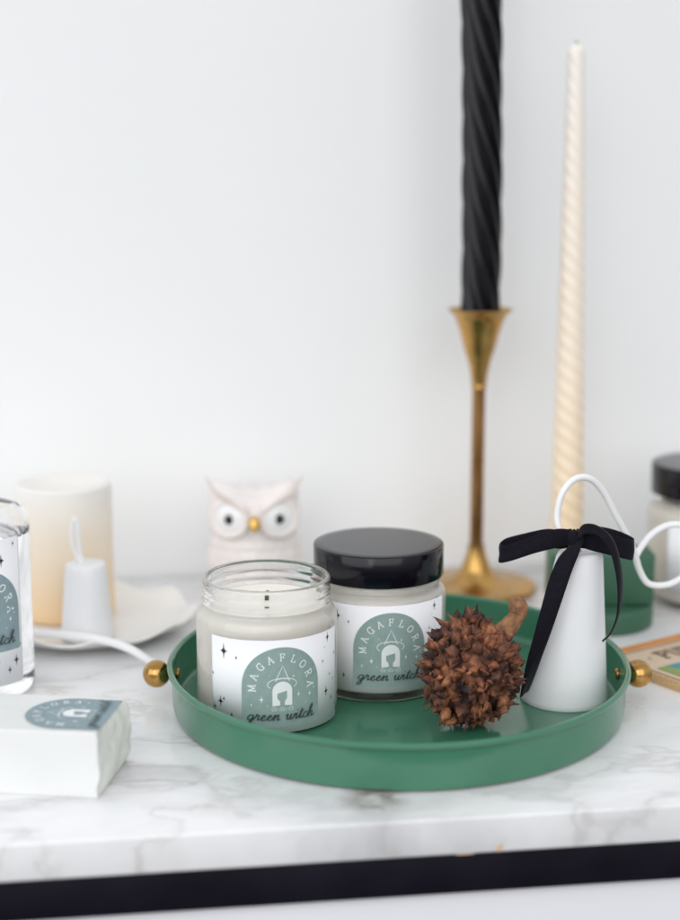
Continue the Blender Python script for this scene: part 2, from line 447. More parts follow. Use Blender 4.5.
def emblem(P, cx, top, s, m_bg, m_white, m_pale, m_ink, lift, words=True):
    """arched brand panel: P.print space in metres, arch 40*s mm wide and 40*s mm high, top at v=top"""
    mm = .001 * s
    Rr = 20 * mm; cy = top - Rr
    P.column_fill(cx - Rr, cx + Rr, lambda u: top - 40.5 * mm, lambda u: cy + math.sqrt(max(0, Rr * Rr - (u - cx) ** 2)), m_bg, lift, 64)
    l1 = lift + 6e-5
    q = lambda x, y: (cx + x * mm, cy + y * mm)
    # arched name
    def place(gi, x, y, adv):
        a = R_(-92 + gi * 23.0)
        r = 13.1 + y * 3.6
        x *= 3.6
        return q(r * math.sin(a) + x * math.cos(a), r * math.cos(a) - x * math.sin(a))
    serif_text(P, 'MAGAFLORA', place, 1, .52 * mm, m_white, l1)
    # hat
    P.stroke([q(-3.4, 2.9), q(-1.4, 7.2), q(.35, 10.6), q(1.7, 7.2), q(3.6, 2.9)], .38 * mm, m_white, l1)
    P.stroke([q(-3.3, 3.6), q(0, 4.2), q(3.4, 3.6)], .28 * mm, m_white, l1 + 3e-5)
    br = [q(7.2 * math.cos(t), 1.4 + 3.0 * math.sin(t) - .0 * abs(math.cos(t))) for t in [R_(-35 + 250 * k / 30) for k in range(31)]]
    P.stroke(br, .36 * mm, m_white, l1 + 5e-5)
    # hair and face
    P.column_fill(cx - 4.9 * mm, cx + 4.9 * mm, lambda u: cy - 9.2 * mm - abs(u - cx) * .1,
                  lambda u: cy - 2.2 * mm + 4.9 * mm * math.sqrt(max(0, 1 - ((u - cx) / (4.9 * mm)) ** 2)), m_white, l1 + 1.3e-4, 32)
    l2 = l1 + 1.6e-4
    P.column_fill(cx - 2.5 * mm, cx + 2.3 * mm, lambda u: cy - 5.0 * mm - 2.4 * mm * math.sqrt(max(0, 1 - ((u - cx + .1 * mm) / (2.4 * mm)) ** 2)),
                  lambda u: cy - 2.6 * mm + .25 * (u - cx), m_bg, l2, 20)
    P.fan(q(0, -8.4), [q(-1.3, -7.0), q(-1.0, -9.6), q(1.0, -9.6), q(1.3, -7.0)], m_bg, l2 + 1e-5)
    # little flowers at the collar
    for x in (-4.2, 0, 4.3):
        for k in range(5):
            a = 2 * PI * k / 5 + .4
            P.dot(*q(x + .95 * math.cos(a), -11.2 + .8 * math.sin(a)), .42 * mm, m_pale, l1 + 2e-5)
    for x in (-2.2, 2.3):
        P.stroke([q(x - .9, -12), q(x, -10.9), q(x + .8, -11.9)], .28 * mm, m_pale, l1)
    for x, y, r in ((-10.2, -6.2, 1.5), (-15.2, -9.0, .8), (-7.3, -9.4, .5), (5.7, 4.9, .9), (8.3, -4.6, 1.1), (14.6, -5.3, 1.1), (17.0, -2.6, .7), (-6.3, 6.0, .4), (12.2, -9.2, .4)):
        P.star(*q(x, y), r * mm, m_white, l1)
    if words:
        x = -17.6
        sx, sy = 3.35, 2.75
        W = lambda f, t: (.36 + .26 * abs(t.y)) * mm
        k = 0
        for ch in 'green witch':
            if ch == ' ':
                x += .85 * sx; continue
            strokes, adv = SCRIPT[ch]
            for st in strokes:
                pts = catmull([(*p, 0) for p in st], 6)
                P.stroke([q(x + (p.x + .28 * p.y) * sx, -16.6 + p.y * sy) for p in pts], W, m_ink, l2 + 2e-4 + k * 6e-5)
                k += 1
            if ch == 'i':
                P.dot(*q(x + (.2 + .42) * sx, -16.6 + 1.5 * sy), .32 * mm, m_ink, l2 + 2e-4)
            x += adv * sx

LABEL_MATS = ['paper', 'teal', 'white_ink', 'pale_ink', 'ink', 'ink_green']
JAR_STARS = [(-29.7, 16.5, 1.9), (-22.7, 14, .65), (-32, -9.6, 1.5), (-30.0, -8, .7), (-25.5, -15.6, .9), (-37, 4, .6), (-36, -13, .9), (-39, 12, .7),
             (27.6, 20, 1.3), (30, 24, .55), (23.5, 8.5, .6), (29.6, 0.5, .6), (26.3, -7.5, 1.35), (31, -12, .75), (35, 10, .7), (25, 15.5, .35), (33, -3, .5), (36, -17, .6)]
def cyl_map(r, a0):
    return lambda u, v, l: Vector(((r + l) * math.sin(a0 + u / r), -(r + l) * math.cos(a0 + u / r), v))

def jar_label(parent, r, a0, z0, s=1.0, u0=-.038, u1=.0375, h=.0472):
    P = Print(cyl_map(r, a0), LABEL_MATS)
    P.sheet(u0 * s, u1 * s, z0, z0 + h * s, 0)
    emblem(P, 0, z0 + (h - .0036) * s, s, 1, 2, 3, 5, .00022)
    cy = z0 + (h - .0233) * s
    for x, y, q in JAR_STARS:
        if u0 * s < x * .001 * s - .001 and x * .001 * s + .001 < u1 * s:
            P.star(x * .001 * s, cy + y * .001 * s, q * .0015 * s, 4, .0003)
    return mk('label', P.bm, LABEL_MATS, parent, smooth=True, recalc=False, angle=None)

# ------------------------------------------------------------------ the setting
TA = R_(8.0)
cab = empty('cabinet', (0, .638, 0), TA)
tag(cab, 'white marble topped cabinet with a black band under its front edge', kind='structure')
bm = box(-.9, .9, 0, .425, -.0175, 0, .0012, segs=3)
mk('marble_slab', bm, 'marble', cab)
# worn vein and chipped spots on the slab
def vein_strokes():
    P = Print(lambda u, v, l: Vector((u, v, l)), ['vein_brown']); return P
mk('edge_rail', box(-.895, .895, .0016, .42, -.0365, -.0176, .0006), 'rail', cab)
mk('front_panel', box(-.89, .89, .006, .40, -.62, -.0367, .0006), 'panel', cab)
bm = box(.0700, .0728, -.0002, .001, -.0170, -.0135, .0001)
box(.052, .060, -.0001, .001, -.01745, -.0172, .00005, bm)
mk('chipped_edge', bm, 'chip', cab)
W0 = Vector((0, 1.0695, 0))
wall = box(-2.2, 2.2, 0, .1, -.9, 2.2)
wo = mk('wall', wall, 'wall', None, smooth=False)
wo.location = W0; wo.rotation_euler.z = TA
tag(wo, kind='structure')

# ------------------------------------------------------------------ tray
TC = Vector((.0308, .80, 0))
tray = empty('round_tray', TC)
tag(tray, 'round green enamel tray with upright sides and two small brass ball knobs', 'tray')
prof = [(0, .0006), (.1145, .0006), (.1175, .0010), (.1190, .0022), (.1196, .005), (.1202, .0225)]
prof += arc(.1207, .0243, .0017, 235, -55 + 0, 1)[:1]
prof += arc(.1206, .0242, .0017, 225, -90 - 45 + 360 - 360 + 0, 1)[:0]
prof += [(.1203, .0229), (.1216, .0230), (.1222, .0238), (.1223, .0247), (.1217, .0256), (.1207, .0260), (.1197, .0257), (.1190, .0248), (.1189, .0225),
         (.1183, .0060), (.1176, .0042), (.1162, .0032), (.113, .0030), (0, .0030)]
prof = [(a_, b_ if b_ < .02 else b_ - .0008) for a_, b_ in prof]
bm = lathe(prof, 192)
for v in bm.verts: v.co.y = v.co.y * 1.055 - .003
mk('tray_body', bm, 'green', tray)
for s, kx in ((-1, -.1292), (1, .1292)):
    kb = ball((kx, 0, .0142), .0074, 40, 24)
    bm2 = lathe([(0, 0), (.0028, 0), (.0028, .006), (0, .006)], 20)
    for v in bm2.verts: v.co = Vector((s * (.1183 + v.co.z), v.co.x, .0142 + v.co.y))
    me = bpy.data.meshes.new('t'); bm2.to_mesh(me); bm2.free(); kb.from_mesh(me); bpy.data.meshes.remove(me)
    kn = mk('knob', kb, 'knob', tray)
    b3 = ball((s * .1178, 0, .0142), .0032, 20, 12, sc3=(.5, 1, 1))
    mk('screw_head', b3, 'knob', kn)

# ------------------------------------------------------------------ candle jars
def jar_glass(parent, s=1.0, zs=1.045):
    o = [(0, .0012), (.020, .0010), (.030, 0), (.0345, .0002), (.0359, .0008), (.0365, .0020), (.0366, .004), (.0366, .0475), (.0363, .0500), (.0354, .0520), (.0341, .0532), (.0332, .0542),
         (.0331, .0556), (.0336, .0566), (.0336, .0574), (.0331, .0584), (.0330, .0598), (.0334, .0606), (.0334, .0613), (.0330, .0623), (.0329, .0640), (.0331, .0655), (.0330, .0668), (.0323, .0675), (.0314, .0676),
         (.0306, .0670), (.0303, .0655), (.0303, .0545), (.0306, .0530), (.0325, .0508), (.0333, .0490), (.0335, .0470), (.0335, .0080), (.0328, .0056), (.0305, .0042), (.020, .0040), (0, .0042)]
    return mk('glass_jar', lathe([(r * s, z * s * zs) for r, z in o], 128), 'glass', parent, angle=60)

def jar_wax(parent, s=1.0, top=.0552, mat_='wax', zs=1.045):
    o = [(0, .0036), (.0300, .0036), (.0322, .0046), (.0334, .0064), (.0338, .0090), (.0338, .0470), (.0335, .0492), (.0327, .0510), (.0309, .0532), (.0306, .0545), (.0306, top + .0006), (.0298, top + .0004), (.028, top - .0002), (.015, top - .0006), (0, top - .0004)]
    return mk('wax', lathe([(r * s, z * s * zs) for r, z in o], 96), mat_, parent)

def jar_lid(parent, s=1.0):
    o = [(0, .0788), (.030, .0788), (.0344, .07875), (.0350, .0785), (.0353, .0780), (.0353, .0626), (.0350, .0620), (.0345, .0620), (.0344, .0626), (.0344, .0760), (0, .0760)]
    return mk('lid', lathe([(r * s, z * s) for r, z in o], 128), 'lid', parent, angle=50)

FZ = .0031
ja = empty('candle_jar', (-.0377, .7728, FZ))
tag(ja, 'open glass candle jar without a lid, cream wax inside, left in the green tray', 'candle jar', 'labelled glass candle jars')
jar_glass(ja, .991, 1.095); wx = jar_wax(ja, .991, top=.0548, zs=1.095)
mk('wick', tube([Vector((0, 0, .0585)), Vector((.0002, 0, .0615)), Vector((.0006, .0002, .0642))], .0011, 10), 'wick', wx)
jar_label(ja, .0363, R_(14.5), .0014, s=1.02)
jb = empty('candle_jar', (.0209, .8206, FZ))
tag(jb, 'labelled glass candle jar closed with a glossy black lid, standing inside the green tray', 'candle jar', 'labelled glass candle jars')
jar_glass(jb); jar_wax(jb, top=.0575); jar_lid(jb)
jar_label(jb, .0366, R_(9.0), .0060, s=1.0)
jc = empty('candle_jar', (.2445, .996, 0))
tag(jc, 'black lidded glass jar behind the white wire loop, cut off by the right edge', 'candle jar', 'labelled glass candle jars')
jar_glass(jc, 1.16); jar_wax(jc, 1.16); jar_lid(jc, 1.16)
P = Print(cyl_map(.0366 * 1.16, R_(-14)), LABEL_MATS)
P.sheet(-.030, .034, .014, .058, 0)
mk('label', P.bm, LABEL_MATS, jc, recalc=False, angle=None)

# ------------------------------------------------------------------ glass bottle at the left edge
bo = empty('glass_bottle', (-.2000, .8185, 0))
tag(bo, 'clear glass bottle with a white starry label at the left edge, behind the paper box', 'bottle')
out = [(0, .004), (.020, .0025), (.027, 0), (.0300, .0006), (.0316, .003), (.032, .006), (.032, .0960), (.0316, .1000), (.0300, .1035), (.0268, .1062), (.0210, .1080), (.0160, .1094), (.0138, .1112), (.0134, .1140), (.0134, .1300), (.0142, .1306), (.0142, .1340), (.0134, .1346),
       (.0108, .1346), (.0120, .1300), (.0120, .1120), (.0132, .1092), (.0168, .1078), (.0240, .1060), (.0284, .1030), (.0308, .0985), (.0311, .0940), (.0305, .0925), (0, .0925)]
out = [(r, z - .0045 * min(1, max(0, (z - .05) / .04))) for r, z in out]
out = [((r + .0024 if z > .1045 and r < .0145 else r), z) for r, z in out]
mk('bottle_glass', lathe(out, 128), 'bottle_glass', bo, angle=60)
P = Print(cyl_map(.032, R_(21)), ['paper', 'teal2', 'white_ink', 'pale_ink', 'ink', 'ink_green'])
P.sheet(-.040, .0245, .0095, .0895, 0)
emblem(P, 0, .0740, 1.13, 1, 2, 3, 5, .00022)
for x, y, q in ((20, 86, .9), (12, 78, 2.0), (19.5, 22, 1.9), (14.8, 17.5, 1.3), (23, 30, .6), (8.5, 23, .8), (4, 16, 1.3), (-6, 84, 1.5), (-16, 80, .8), (-22, 20, 1.6), (-8, 18, .8), (-27, 70, 1.4)):
    P.star(x * .001, y * .001, q * .0013, 4, .0003)
mk('label', P.bm, ['paper', 'teal2', 'white_ink', 'pale_ink', 'ink', 'ink_green'], bo, recalc=False, angle=None)

# ------------------------------------------------------------------ wrapped box
bx = empty('wrapped_box', (-.1098, .6662, 0), R_(-7.5))
tag(bx, 'small white paper wrapped box with grey arched sticker on top, at front left', 'box')
bm = bmesh.new()
LX, DY, HZ = .105, .0475, .0312
nx, ny, nz = 42, 20, 12
def boxface(f, nu, nv, mi):
    g = [[bm.verts.new(f(i / nu, j / nv)) for j in range(nv + 1)] for i in range(nu + 1)]
    for i in range(nu):
        for j in range(nv):
            bm.faces.new((g[i][j], g[i + 1][j], g[i + 1][j + 1], g[i][j + 1])).material_index = mi
boxface(lambda a, b: (-LX * a, 0, HZ * b), nx, nz, 0)
boxface(lambda a, b: (-LX * a, DY, HZ * b), nx, nz, 0)
boxface(lambda a, b: (-LX * a, DY * b, HZ), nx, ny, 0)
boxface(lambda a, b: (-LX * a, DY * b, 0), nx, ny, 0)
boxface(lambda a, b: (-LX, DY * a, HZ * b), ny, nz, 0)
boxface(lambda a, b: (0, DY * a, HZ * b), ny, nz, 1)
bmesh.ops.remove_doubles(bm, verts=bm.verts, dist=1e-5)
for v in bm.verts:
    p = v.co.copy()
    a, b = p.y / DY, p.z / HZ
    if p.x > -1e-5:  # folded end bulges and creases
        e = math.sin(PI * min(1, max(0, b))) ** .6 * (.25 + .75 * min(1, a * 1.3))
        v.co.x += .0028 * e + .0016 * noise.noise(Vector((a * 5, b * 4, 2))) * (1 if 0 < b < 1 else 0)
        if a > .99: v.co.x += .0010 * math.sin(PI * b)
    if abs(p.z) > 1e-5 and p.z < HZ - 1e-5 and p.y < 1e-5:
        v.co.y -= .0004 * math.sin(PI * b) + .0005 * noise.noise(Vector((p.x * 60, p.z * 60, 5)))
    if p.z > HZ - 1e-5:
        v.co.z += .0002 * noise.noise(Vector((p.x * 50, p.y * 50, 9)))
ob = mk('paper_wrap', bm, ['wrap', 'wrap_end'], bx)
md = ob.modifiers.new('b', 'BEVEL'); md.width = .0007; md.segments = 3; md.limit_method = 'ANGLE'; md.angle_limit = R_(50)
P = Print(lambda u, v, l: Vector((-.0415 - v, .0235 + u, HZ + .0003 + l)), ['teal2', 'teal2', 'white_ink', 'pale_ink', 'ink', 'ink_green'])
emblem(P, 0, -.0415 + .0400, 1.0, 1, 2, 3, 5, .00005)
mk('sticker', P.bm, ['teal2', 'teal2', 'white_ink', 'pale_ink', 'ink', 'ink_green'], bx, recalc=False, angle=None)

# ------------------------------------------------------------------ candle snuffers
def cone(parent, r0, r1, h, sh=(0, 0)):
    p = [(r0 - .0016, .0), (r0 - .0004, 0), (r0, .0006), (r0 * .995, .003)]
    p += [(r0 + (r1 - r0) * t, h * t) for t in (.15, .3, .5, .7, .85, .96)]
    p += [(r1 * .97, h * .985), (r1 * .90, h * .997), (r1 * .5, h), (0, h)]
    p = [(r, z) for r, z in p]
    inner = [(0, h - .002), (r1 - .002, h - .003), (r0 - .0022, .001)]
    return mk('snuffer_cone', lathe(p + inner, 96, shear=sh, closed=False), 'ceramic', parent, angle=50)

sn = empty('candle_snuffer', (.1192, .7935, FZ))
tag(sn, 'tall white cone candle snuffer with black bow and curly wire handle, in the green tray', 'candle snuffer', 'white candle snuffers')
cone(sn, .0232, .0118, .0805, sh=(.083, 0))
O = Vector((.1192, .7935, FZ))
hp = [(.1262, .7940, .0815), (.1225, .795, .0870), (.1160, .798, .0925), (.1143, .801, .1010), (.1170, .803, .1125), (.1238, .806, .1195), (.1322, .809, .1192), (.1400, .813, .1115), (.1475, .817, .0985), (.1545, .821, .0865), (.1604, .825, .0748),
      (.1640, .828, .0645), (.1690, .830, .0565), (.1760, .831, .0545), (.1840, .832, .0560), (.1925, .833, .0620), (.1985, .835, .0720), (.1960, .837, .0820), (.1890, .837, .0872), (.1800, .837, .0870), (.1715, .835, .0825), (.1650, .832, .0755), (.1616, .829, .0705)]
mk('wire_handle', tube(catmull([Vector(p) - O for p in hp], 8), .0018, 16), 'wire', sn, angle=None)

def ribbon(segs, bm=None, thick=.0007):
    """flat cloth strip: segs = [(centre, half-width vector)...] smoothed, with thickness"""
    bm = bm or bmesh.new()
    C = catmull([s[0] for s in segs], 8); H = catmull([s[1] for s in segs], 8)
    C = [Vector(c) for c in C]; H = [Vector(h) for h in H]
    n = len(C); rows = []
    NS = 6
    for i in range(n):
        t = (C[min(i + 1, n - 1)] - C[max(i - 1, 0)]).normalized()
        nn = t.cross(H[i]).normalized() * thick / 2
        front = [bm.verts.new(C[i] + H[i] * (-1 + 2 * k / NS) + nn * (1 - .5 * (abs(-1 + 2 * k / NS) ** 4)) + nn * .5 * math.sin(k * 1.3 + i * .12)) for k in range(NS + 1)]
        back = [bm.verts.new(C[i] + H[i] * (-1 + 2 * k / NS) - nn * (1 - .5 * (abs(-1 + 2 * k / NS) ** 4)) + nn * .5 * math.sin(k * 1.3 + i * .12)) for k in range(NS, -1, -1)]
        rows.append(front + back)
    m = len(rows[0])
    for a, b in zip(rows, rows[1:]):
        for k in range(m):
            j = (k + 1) % m
            bm.faces.new((a[k], a[j], b[j], b[k]))
    bm.faces.new(rows[0]); bm.faces.new(rows[-1])
    return bm

def V(x, y, z): return Vector((x, y, z)) - O
K = (.1218, .787, .0915)     # knot
bw = empty('ribbon_bow'); bw.parent = sn
UP = Vector((0, .0006, .0049))
# left loop (out along the top, folded, back along the underside)
lp = ribbon([(V(.1205, .788, .0925), UP * .8), (V(.1120, .785, .0925), UP), (V(.1010, .785, .0895), Vector((.0005, .001, .0048))), (V(.0905, .7860, .0855), Vector((.001, .001, .0048))),
             (V(.0845, .7885, .0832), Vector((.0006, .0, .0047))), (V(.0836, .7930, .0832), Vector((.0, .0, .0045))), (V(.0875, .7975, .0845), UP), (V(.0975, .7985, .0870), UP), (V(.1080, .7955, .0900), UP), (V(.1150, .7910, .0905), UP), (V(.1205, .790, .0915), UP)])
mk('bow_loop', lp, 'ribbon', bw, angle=None)
lp = ribbon([(V(.1230, .788, .0920), UP * .8), (V(.1300, .785, .0915), Vector((0, .001, .0052))), (V(.1390, .785, .0895), Vector((-.0004, .001, .0056))), (V(.1485, .7865, .0866), Vector((-.0004, 0, .0056))),
             (V(.1528, .7895, .0852), Vector((0, 0, .0054))), (V(.1528, .794, .0858), Vector((0, 0, .0052))), (V(.1460, .7980, .0885), UP), (V(.1360, .7965, .0910), UP), (V(.1290, .7915, .0905), UP), (V(.1232, .7900, .0915), UP)])
mk('bow_loop', lp, 'ribbon', bw, angle=None)
tl = ribbon([(V(.1215, .7845, .0905), Vector((.0032, -.0005, .0026))), (V(.1178, .7780, .0860), Vector((.0056, -.0004, .0026))), (V(.1130, .7735, .0760), Vector((.0057, 0, .0018))),
             (V(.1082, .7690, .0620), Vector((.0053, .0008, .0013))), (V(.1040, .7668, .0480), Vector((.0048, .0014, .0010))), (V(.1002, .7662, .0350), Vector((.0042, .0022, .0008))), (V(.0972, .7680, .0220), Vector((.0034, .0032, .0006))), (V(.0955, .7712, .0130), Vector((.0026, .0038, .0005)))])
mk('bow_tail', tl, 'ribbon', bw, angle=None)
tl = ribbon([(V(.1225, .7860, .0925), Vector((.0005, .0012, .0024))), (V(.1255, .7800, .0985), Vector((.0002, .0014, .0024))), (V(.1315, .7760, .0990), Vector((.0008, .0020, .0018))), (V(.1378, .7735, .0935), Vector((.0019, .0022, .0010))),
             (V(.1415, .7715, .0830), Vector((.0020, .0024, .0003))), (V(.1432, .7700, .0700), Vector((.0017, .0028, 0))), (V(.1424, .7690, .0570), Vector((.0012, .0028, 0))), (V(.1390, .7690, .0470), Vector((.0007, .0024, -.0005))), (V(.1350, .7705, .0415), Vector((.0001, .0010, -.0003)))])
mk('bow_tail', tl, 'ribbon', bw, angle=None)
kn = bmesh.new()
bmesh.ops.create_icosphere(kn, subdivisions=4, radius=.0052)
for v in kn.verts:
    d = v.co.normalized()
    v.co = Vector((v.co.x * .82, v.co.y * .85, v.co.z * 1.08)) * (1 + .05 * math.sin(d.x * 9 + d.z * 3))
    v.co += V(.1219, .7870, .0912)
mk('knot', kn, 'ribbon', bw, angle=None)

s2 = empty('candle_snuffer', (-.1503, .893, .0062))
tag(s2, 'short white candle snuffer with thin upright wire loop, on the white plate', 'candle snuffer', 'white candle snuffers')
cone(s2, .0157, .0118, .0455)
lpz = [(-.0020, .0, .0445), (-.0030, 0, .0520), (-.0036, 0, .0610), (-.0040, 0, .0680), (-.0054, 0, .0718), (-.0070, 0, .0680), (-.0076, 0, .0610), (-.0062, 0, .0520), (-.0034, .0, .0460)]
mk('wire_handle', tube(catmull([Vector(p) for p in lpz], 6), .0013, 12), 'wire', s2, angle=None)

# ------------------------------------------------------------------ plate, pillar candle, bent rod
pl = empty('scalloped_plate', (-.1560, .928, 0))
tag(pl, 'shallow white porcelain plate with wavy rim holding the pillar candle', 'plate')
def wav(t, r, z):
    k = max(0, (r - .050) / .014)
    return r * (1 + k * (.026 * math.sin(9 * t + .6) + .014 * math.sin(4 * t)))
bm = lathe([(0, .0022), (.036, .0022), (.037, 0), (.041, 0), (.0425, .0024), (.053, .0036), (.060, .0062), (.0660, .0098), (.0668, .0105), (.0664, .0113), (.0650, .0112), (.0590, .0085), (.0530, .0062), (.046, .0052), (0, .0052)], 144, rf=wav)
for v in bm.verts:
    r = math.hypot(v.co.x, v.co.y); t = math.atan2(v.co.y, v.co.x)
    if r > .052: v.co.z += (r - .052) / .014 * .0022 * math.sin(9 * t + .6)
mk('plate_body', bm, 'porcelain', pl, angle=None)
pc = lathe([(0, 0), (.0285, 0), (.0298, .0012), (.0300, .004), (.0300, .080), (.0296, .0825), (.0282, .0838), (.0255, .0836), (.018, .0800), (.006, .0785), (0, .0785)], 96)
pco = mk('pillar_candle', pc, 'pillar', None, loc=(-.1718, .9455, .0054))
tag(pco, 'wide ivory pillar candle with painted warm glow on the white plate, blurred at far left', 'candle')
rod = tube(catmull([Vector(p) for p in [(-.222, .880, .0170), (-.2049, .878, .0150), (-.1809, .872, .0148), (-.1506, .8655, .0146), (-.1323, .8585, .0136), (-.1190, .8520, .0110), (-.1085, .8480, .0060), (-.1030, .8480, .0032)]], 8), lambda t: .0021 + .0004 * math.sin(PI * t), 16)
for v in rod.verts: v.co -= Vector((-.1506, .8655, 0))
ro = mk('bent_wire_rod', rod, 'wire', None, loc=(-.1506, .8655, 0), angle=None)
tag(ro, 'bent white wire rod lying across the front rim of the white plate', 'wire rod')

# ------------------------------------------------------------------ owl
ow = empty('owl_figurine', (-.0560, .995, 0), R_(3))
tag(ow, 'pale blush porcelain owl figurine with round white eyes and gold beak', 'figurine')
bm = bmesh.new()
NZ, NT = 60, 96
rows = []
def owl_r(z):
    pts = [(0, .022), (.004, .0255), (.015, .0300), (.028, .0305), (.040, .0285), (.046, .0278), (.052, .0288), (.060, .0292), (.068, .0270), (.073, .0225), (.0765, .013), (.0775, .0)]
    for (z0, r0), (z1, r1) in zip(pts, pts[1:]):
        if z <= z1:
            t = (z - z0) / (z1 - z0); t = t * t * (3 - 2 * t) if z < .07 else t
            return r0 + (r1 - r0) * t
    return 0
for i in range(NZ + 1):
    z = .0775 * (1 - (1 - i / NZ) ** 1.15)
    r = owl_r(z)
    if i in (0, NZ):
        rows.append([bm.verts.new((0, 0, z))]); continue
    ring = []
    for k in range(NT):
        t = 2 * PI * k / NT
        x, y = r * math.cos(t), r * .84 * math.sin(t)
        zz = z
        # ear tufts
        ex = (abs(x) - .0225) / .0085
        if z > .058:
            up = math.exp(-ex * ex) * ((z - .058) / .0195) ** 1.5
            zz += .0090 * up; x += math.copysign(.0080, x) * up
            # head top dips between ears
            zz -= .0045 * math.exp(-(x / .012) ** 2) * ((z - .058) / .0195)
        # overlapping chest feathers
        if math.sin(t) < -.2 and .006 < z < .042:
            y -= .0010 * abs(math.sin(x * 420 + (PI / 2 if int(z / .0065) % 2 else 0))) * (1 - (z % .0065) / .0065)
        # wings
        if abs(math.cos(t)) > .72 and .006 < z < .042:
            x *= 1.05
        ring.append(bm.verts.new((x, y, zz)))
    rows.append(ring)
for a, b in zip(rows, rows[1:]):
    for k in range(NT):
        j = (k + 1) % NT
        if len(a) == 1: bm.faces.new((a[0], b[k], b[j]))
        elif len(b) == 1: bm.faces.new((a[k], a[j], b[0]))
        else: bm.faces.new((a[k], a[j], b[j], b[k]))
mk('owl_body', bm, 'owl', ow, angle=None)
for s in (-1, 1):
    br = catmull([Vector((s * .0305, -.0150, .0850)), Vector((s * .0262, -.0205, .0785)), Vector((s * .0222, -.0232, .0750)), Vector((s * .0150, -.0262, .0712)), Vector((s * .0062, -.0288, .0655)), Vector((s * .0015, -.0300, .0610))], 8)
    mk('brow_ridge', tube(br, lambda t: .0008 + .0008 * math.sin(PI * t), 12), 'owl_brow', ow, angle=None)
    c = Vector((s * .0160, -.0235, .0600))
    ring = [c + Vector((math.cos(t) * .0108, s * math.cos(t) * .0043, math.sin(t) * .0108)) for t in [2 * PI * k / 40 for k in range(41)]]
    eb = ball((0, 0, 0), 1, 40, 24)
    for v in eb.verts: v.co = c + Vector((v.co.x * .0106, v.co.y * .0037 + s * v.co.x * .0043, v.co.z * .0106))
    e = mk('eye', eb, 'owl_white', ow, angle=None)
    mk('eye_ring', tube(ring, .0025, 14, cap=False), 'owl', e, angle=None)
    mk('pupil', ball(c + Vector((-s * .0003, -.0034, 0)), .0034, 24, 16, sc3=(1, .45, 1)), 'pupil', e, angle=None)
bk = bmesh.new()
bmesh.ops.create_uvsphere(bk, u_segments=24, v_segments=16, radius=.0040)
for v in bk.verts:
    z = v.co.z
    w = 1 if z > 0 else 1 - .75 * (-z / .0046)
    v.co = Vector((v.co.x * w, -.0300 + v.co.y * w * 1.0 - (.0012 if z < 0 else 0), .0572 + z * 1.35))
mk('beak', bk, 'gold', ow, angle=None)

# ------------------------------------------------------------------ brass candlestick and black twisted candle
cs = empty('brass_candlestick', (.0918, 1.021, 0))
tag(cs, 'tall slim brass candlestick with a flared cup and round foot, behind the tray', 'candlestick')
mk('foot', lathe([(0, .0004), (.0395, .0004), (.0408, .0012), (.0410, .0024), (.0400, .0036), (.0370, .0044), (.0300, .0046), (.0225, .0052), (.0170, .0066), (.0128, .0098), (.0098, .0150), (.0078, .0205), (.0062, .0255), (.0056, .0290), (.0062, .0297), (.0056, .0304), (0, .0304)], 128), 'brass', cs)
mk('stem', lathe([(0, .0305), (.0045, .0305), (.0045, .060), (.0044, .10), (.0043, .1362), (0, .1362)], 40), 'stem', cs)
cp = [(.0046, .1364), (.0053, .1374), (.0049, .1390), (.0053, .1430), (.0058, .1471), (.0075, .1548), (.0103, .1634), (.0124, .1715), (.0139, .1765), (.0157, .1815), (.0176, .1850), (.0204, .1876), (.0214, .1884)]
cp = [(0, .1364)] + [(p.x, p.y) for p in catmull([(*q, 0) for q in cp], 4)] + [(.0209, .1891), (.0174, .1866), (.0151, .1830), (.0134, .1780), (.0108, .1706), (0, .1700)]
mk('cup', lathe(cp, 128), 'brass', cs)
CZ, CH = .1708, .262
def twist_candle(r0f, H, pitch, lobes, depth, nz=240, seg=128, sharp=1.0):
    bm = bmesh.new(); rings = []
    prof = [(0, 0)]
    for i in range(nz + 1):
        prof.append((1, H * i / nz))
    prof += [(.93, H + .001), (.6, H + .0035), (0, H + .005)]
    def rf(t, r, z):
        zz = min(z, H)
        ph = lobes * (t + 2 * PI * zz / pitch)
        g = (abs(math.sin(ph / 2)) + .0) ** sharp
        return r * r0f(zz) * (1 - depth + depth * g)
    return lathe(prof, seg, rf=rf)
blk = mk('twisted_candle', twist_candle(lambda z: .0131 - .0030 * max(0, 1 - z / .012) ** 2, CH, .225, 8, .24, nz=300, seg=192, sharp=.75), 'black_wax', None, loc=(.0918, 1.021, CZ), angle=None)
for v in blk.data.vertices:   # hand-dipped wax is never quite straight or even
    z = v.co.z
    n1 = noise.noise(Vector((v.co.x * 60, v.co.y * 60, z * 25)))
    v.co.x *= 1 + .05 * n1; v.co.y *= 1 + .05 * n1
    v.co.x += .0009 * math.sin(z * 17)
blk.rotation_euler = (0, R_(-.6), 0)
tag(blk, 'tall black spiral twisted candle standing in the brass candlestick', 'candle')
mk('wick', tube([Vector((0, 0, CH + .003)), Vector((.0004, 0, CH + .010))], .0009, 8), 'wick', blk)

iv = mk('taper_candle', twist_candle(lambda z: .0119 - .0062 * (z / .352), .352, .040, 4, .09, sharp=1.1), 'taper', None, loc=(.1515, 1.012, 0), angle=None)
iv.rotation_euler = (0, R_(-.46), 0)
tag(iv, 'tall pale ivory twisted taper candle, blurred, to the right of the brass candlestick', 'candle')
mk('wick', tube([Vector((0, 0, .353)), Vector((.0002, 0, .3575))], .0008, 8), 'wick', iv)

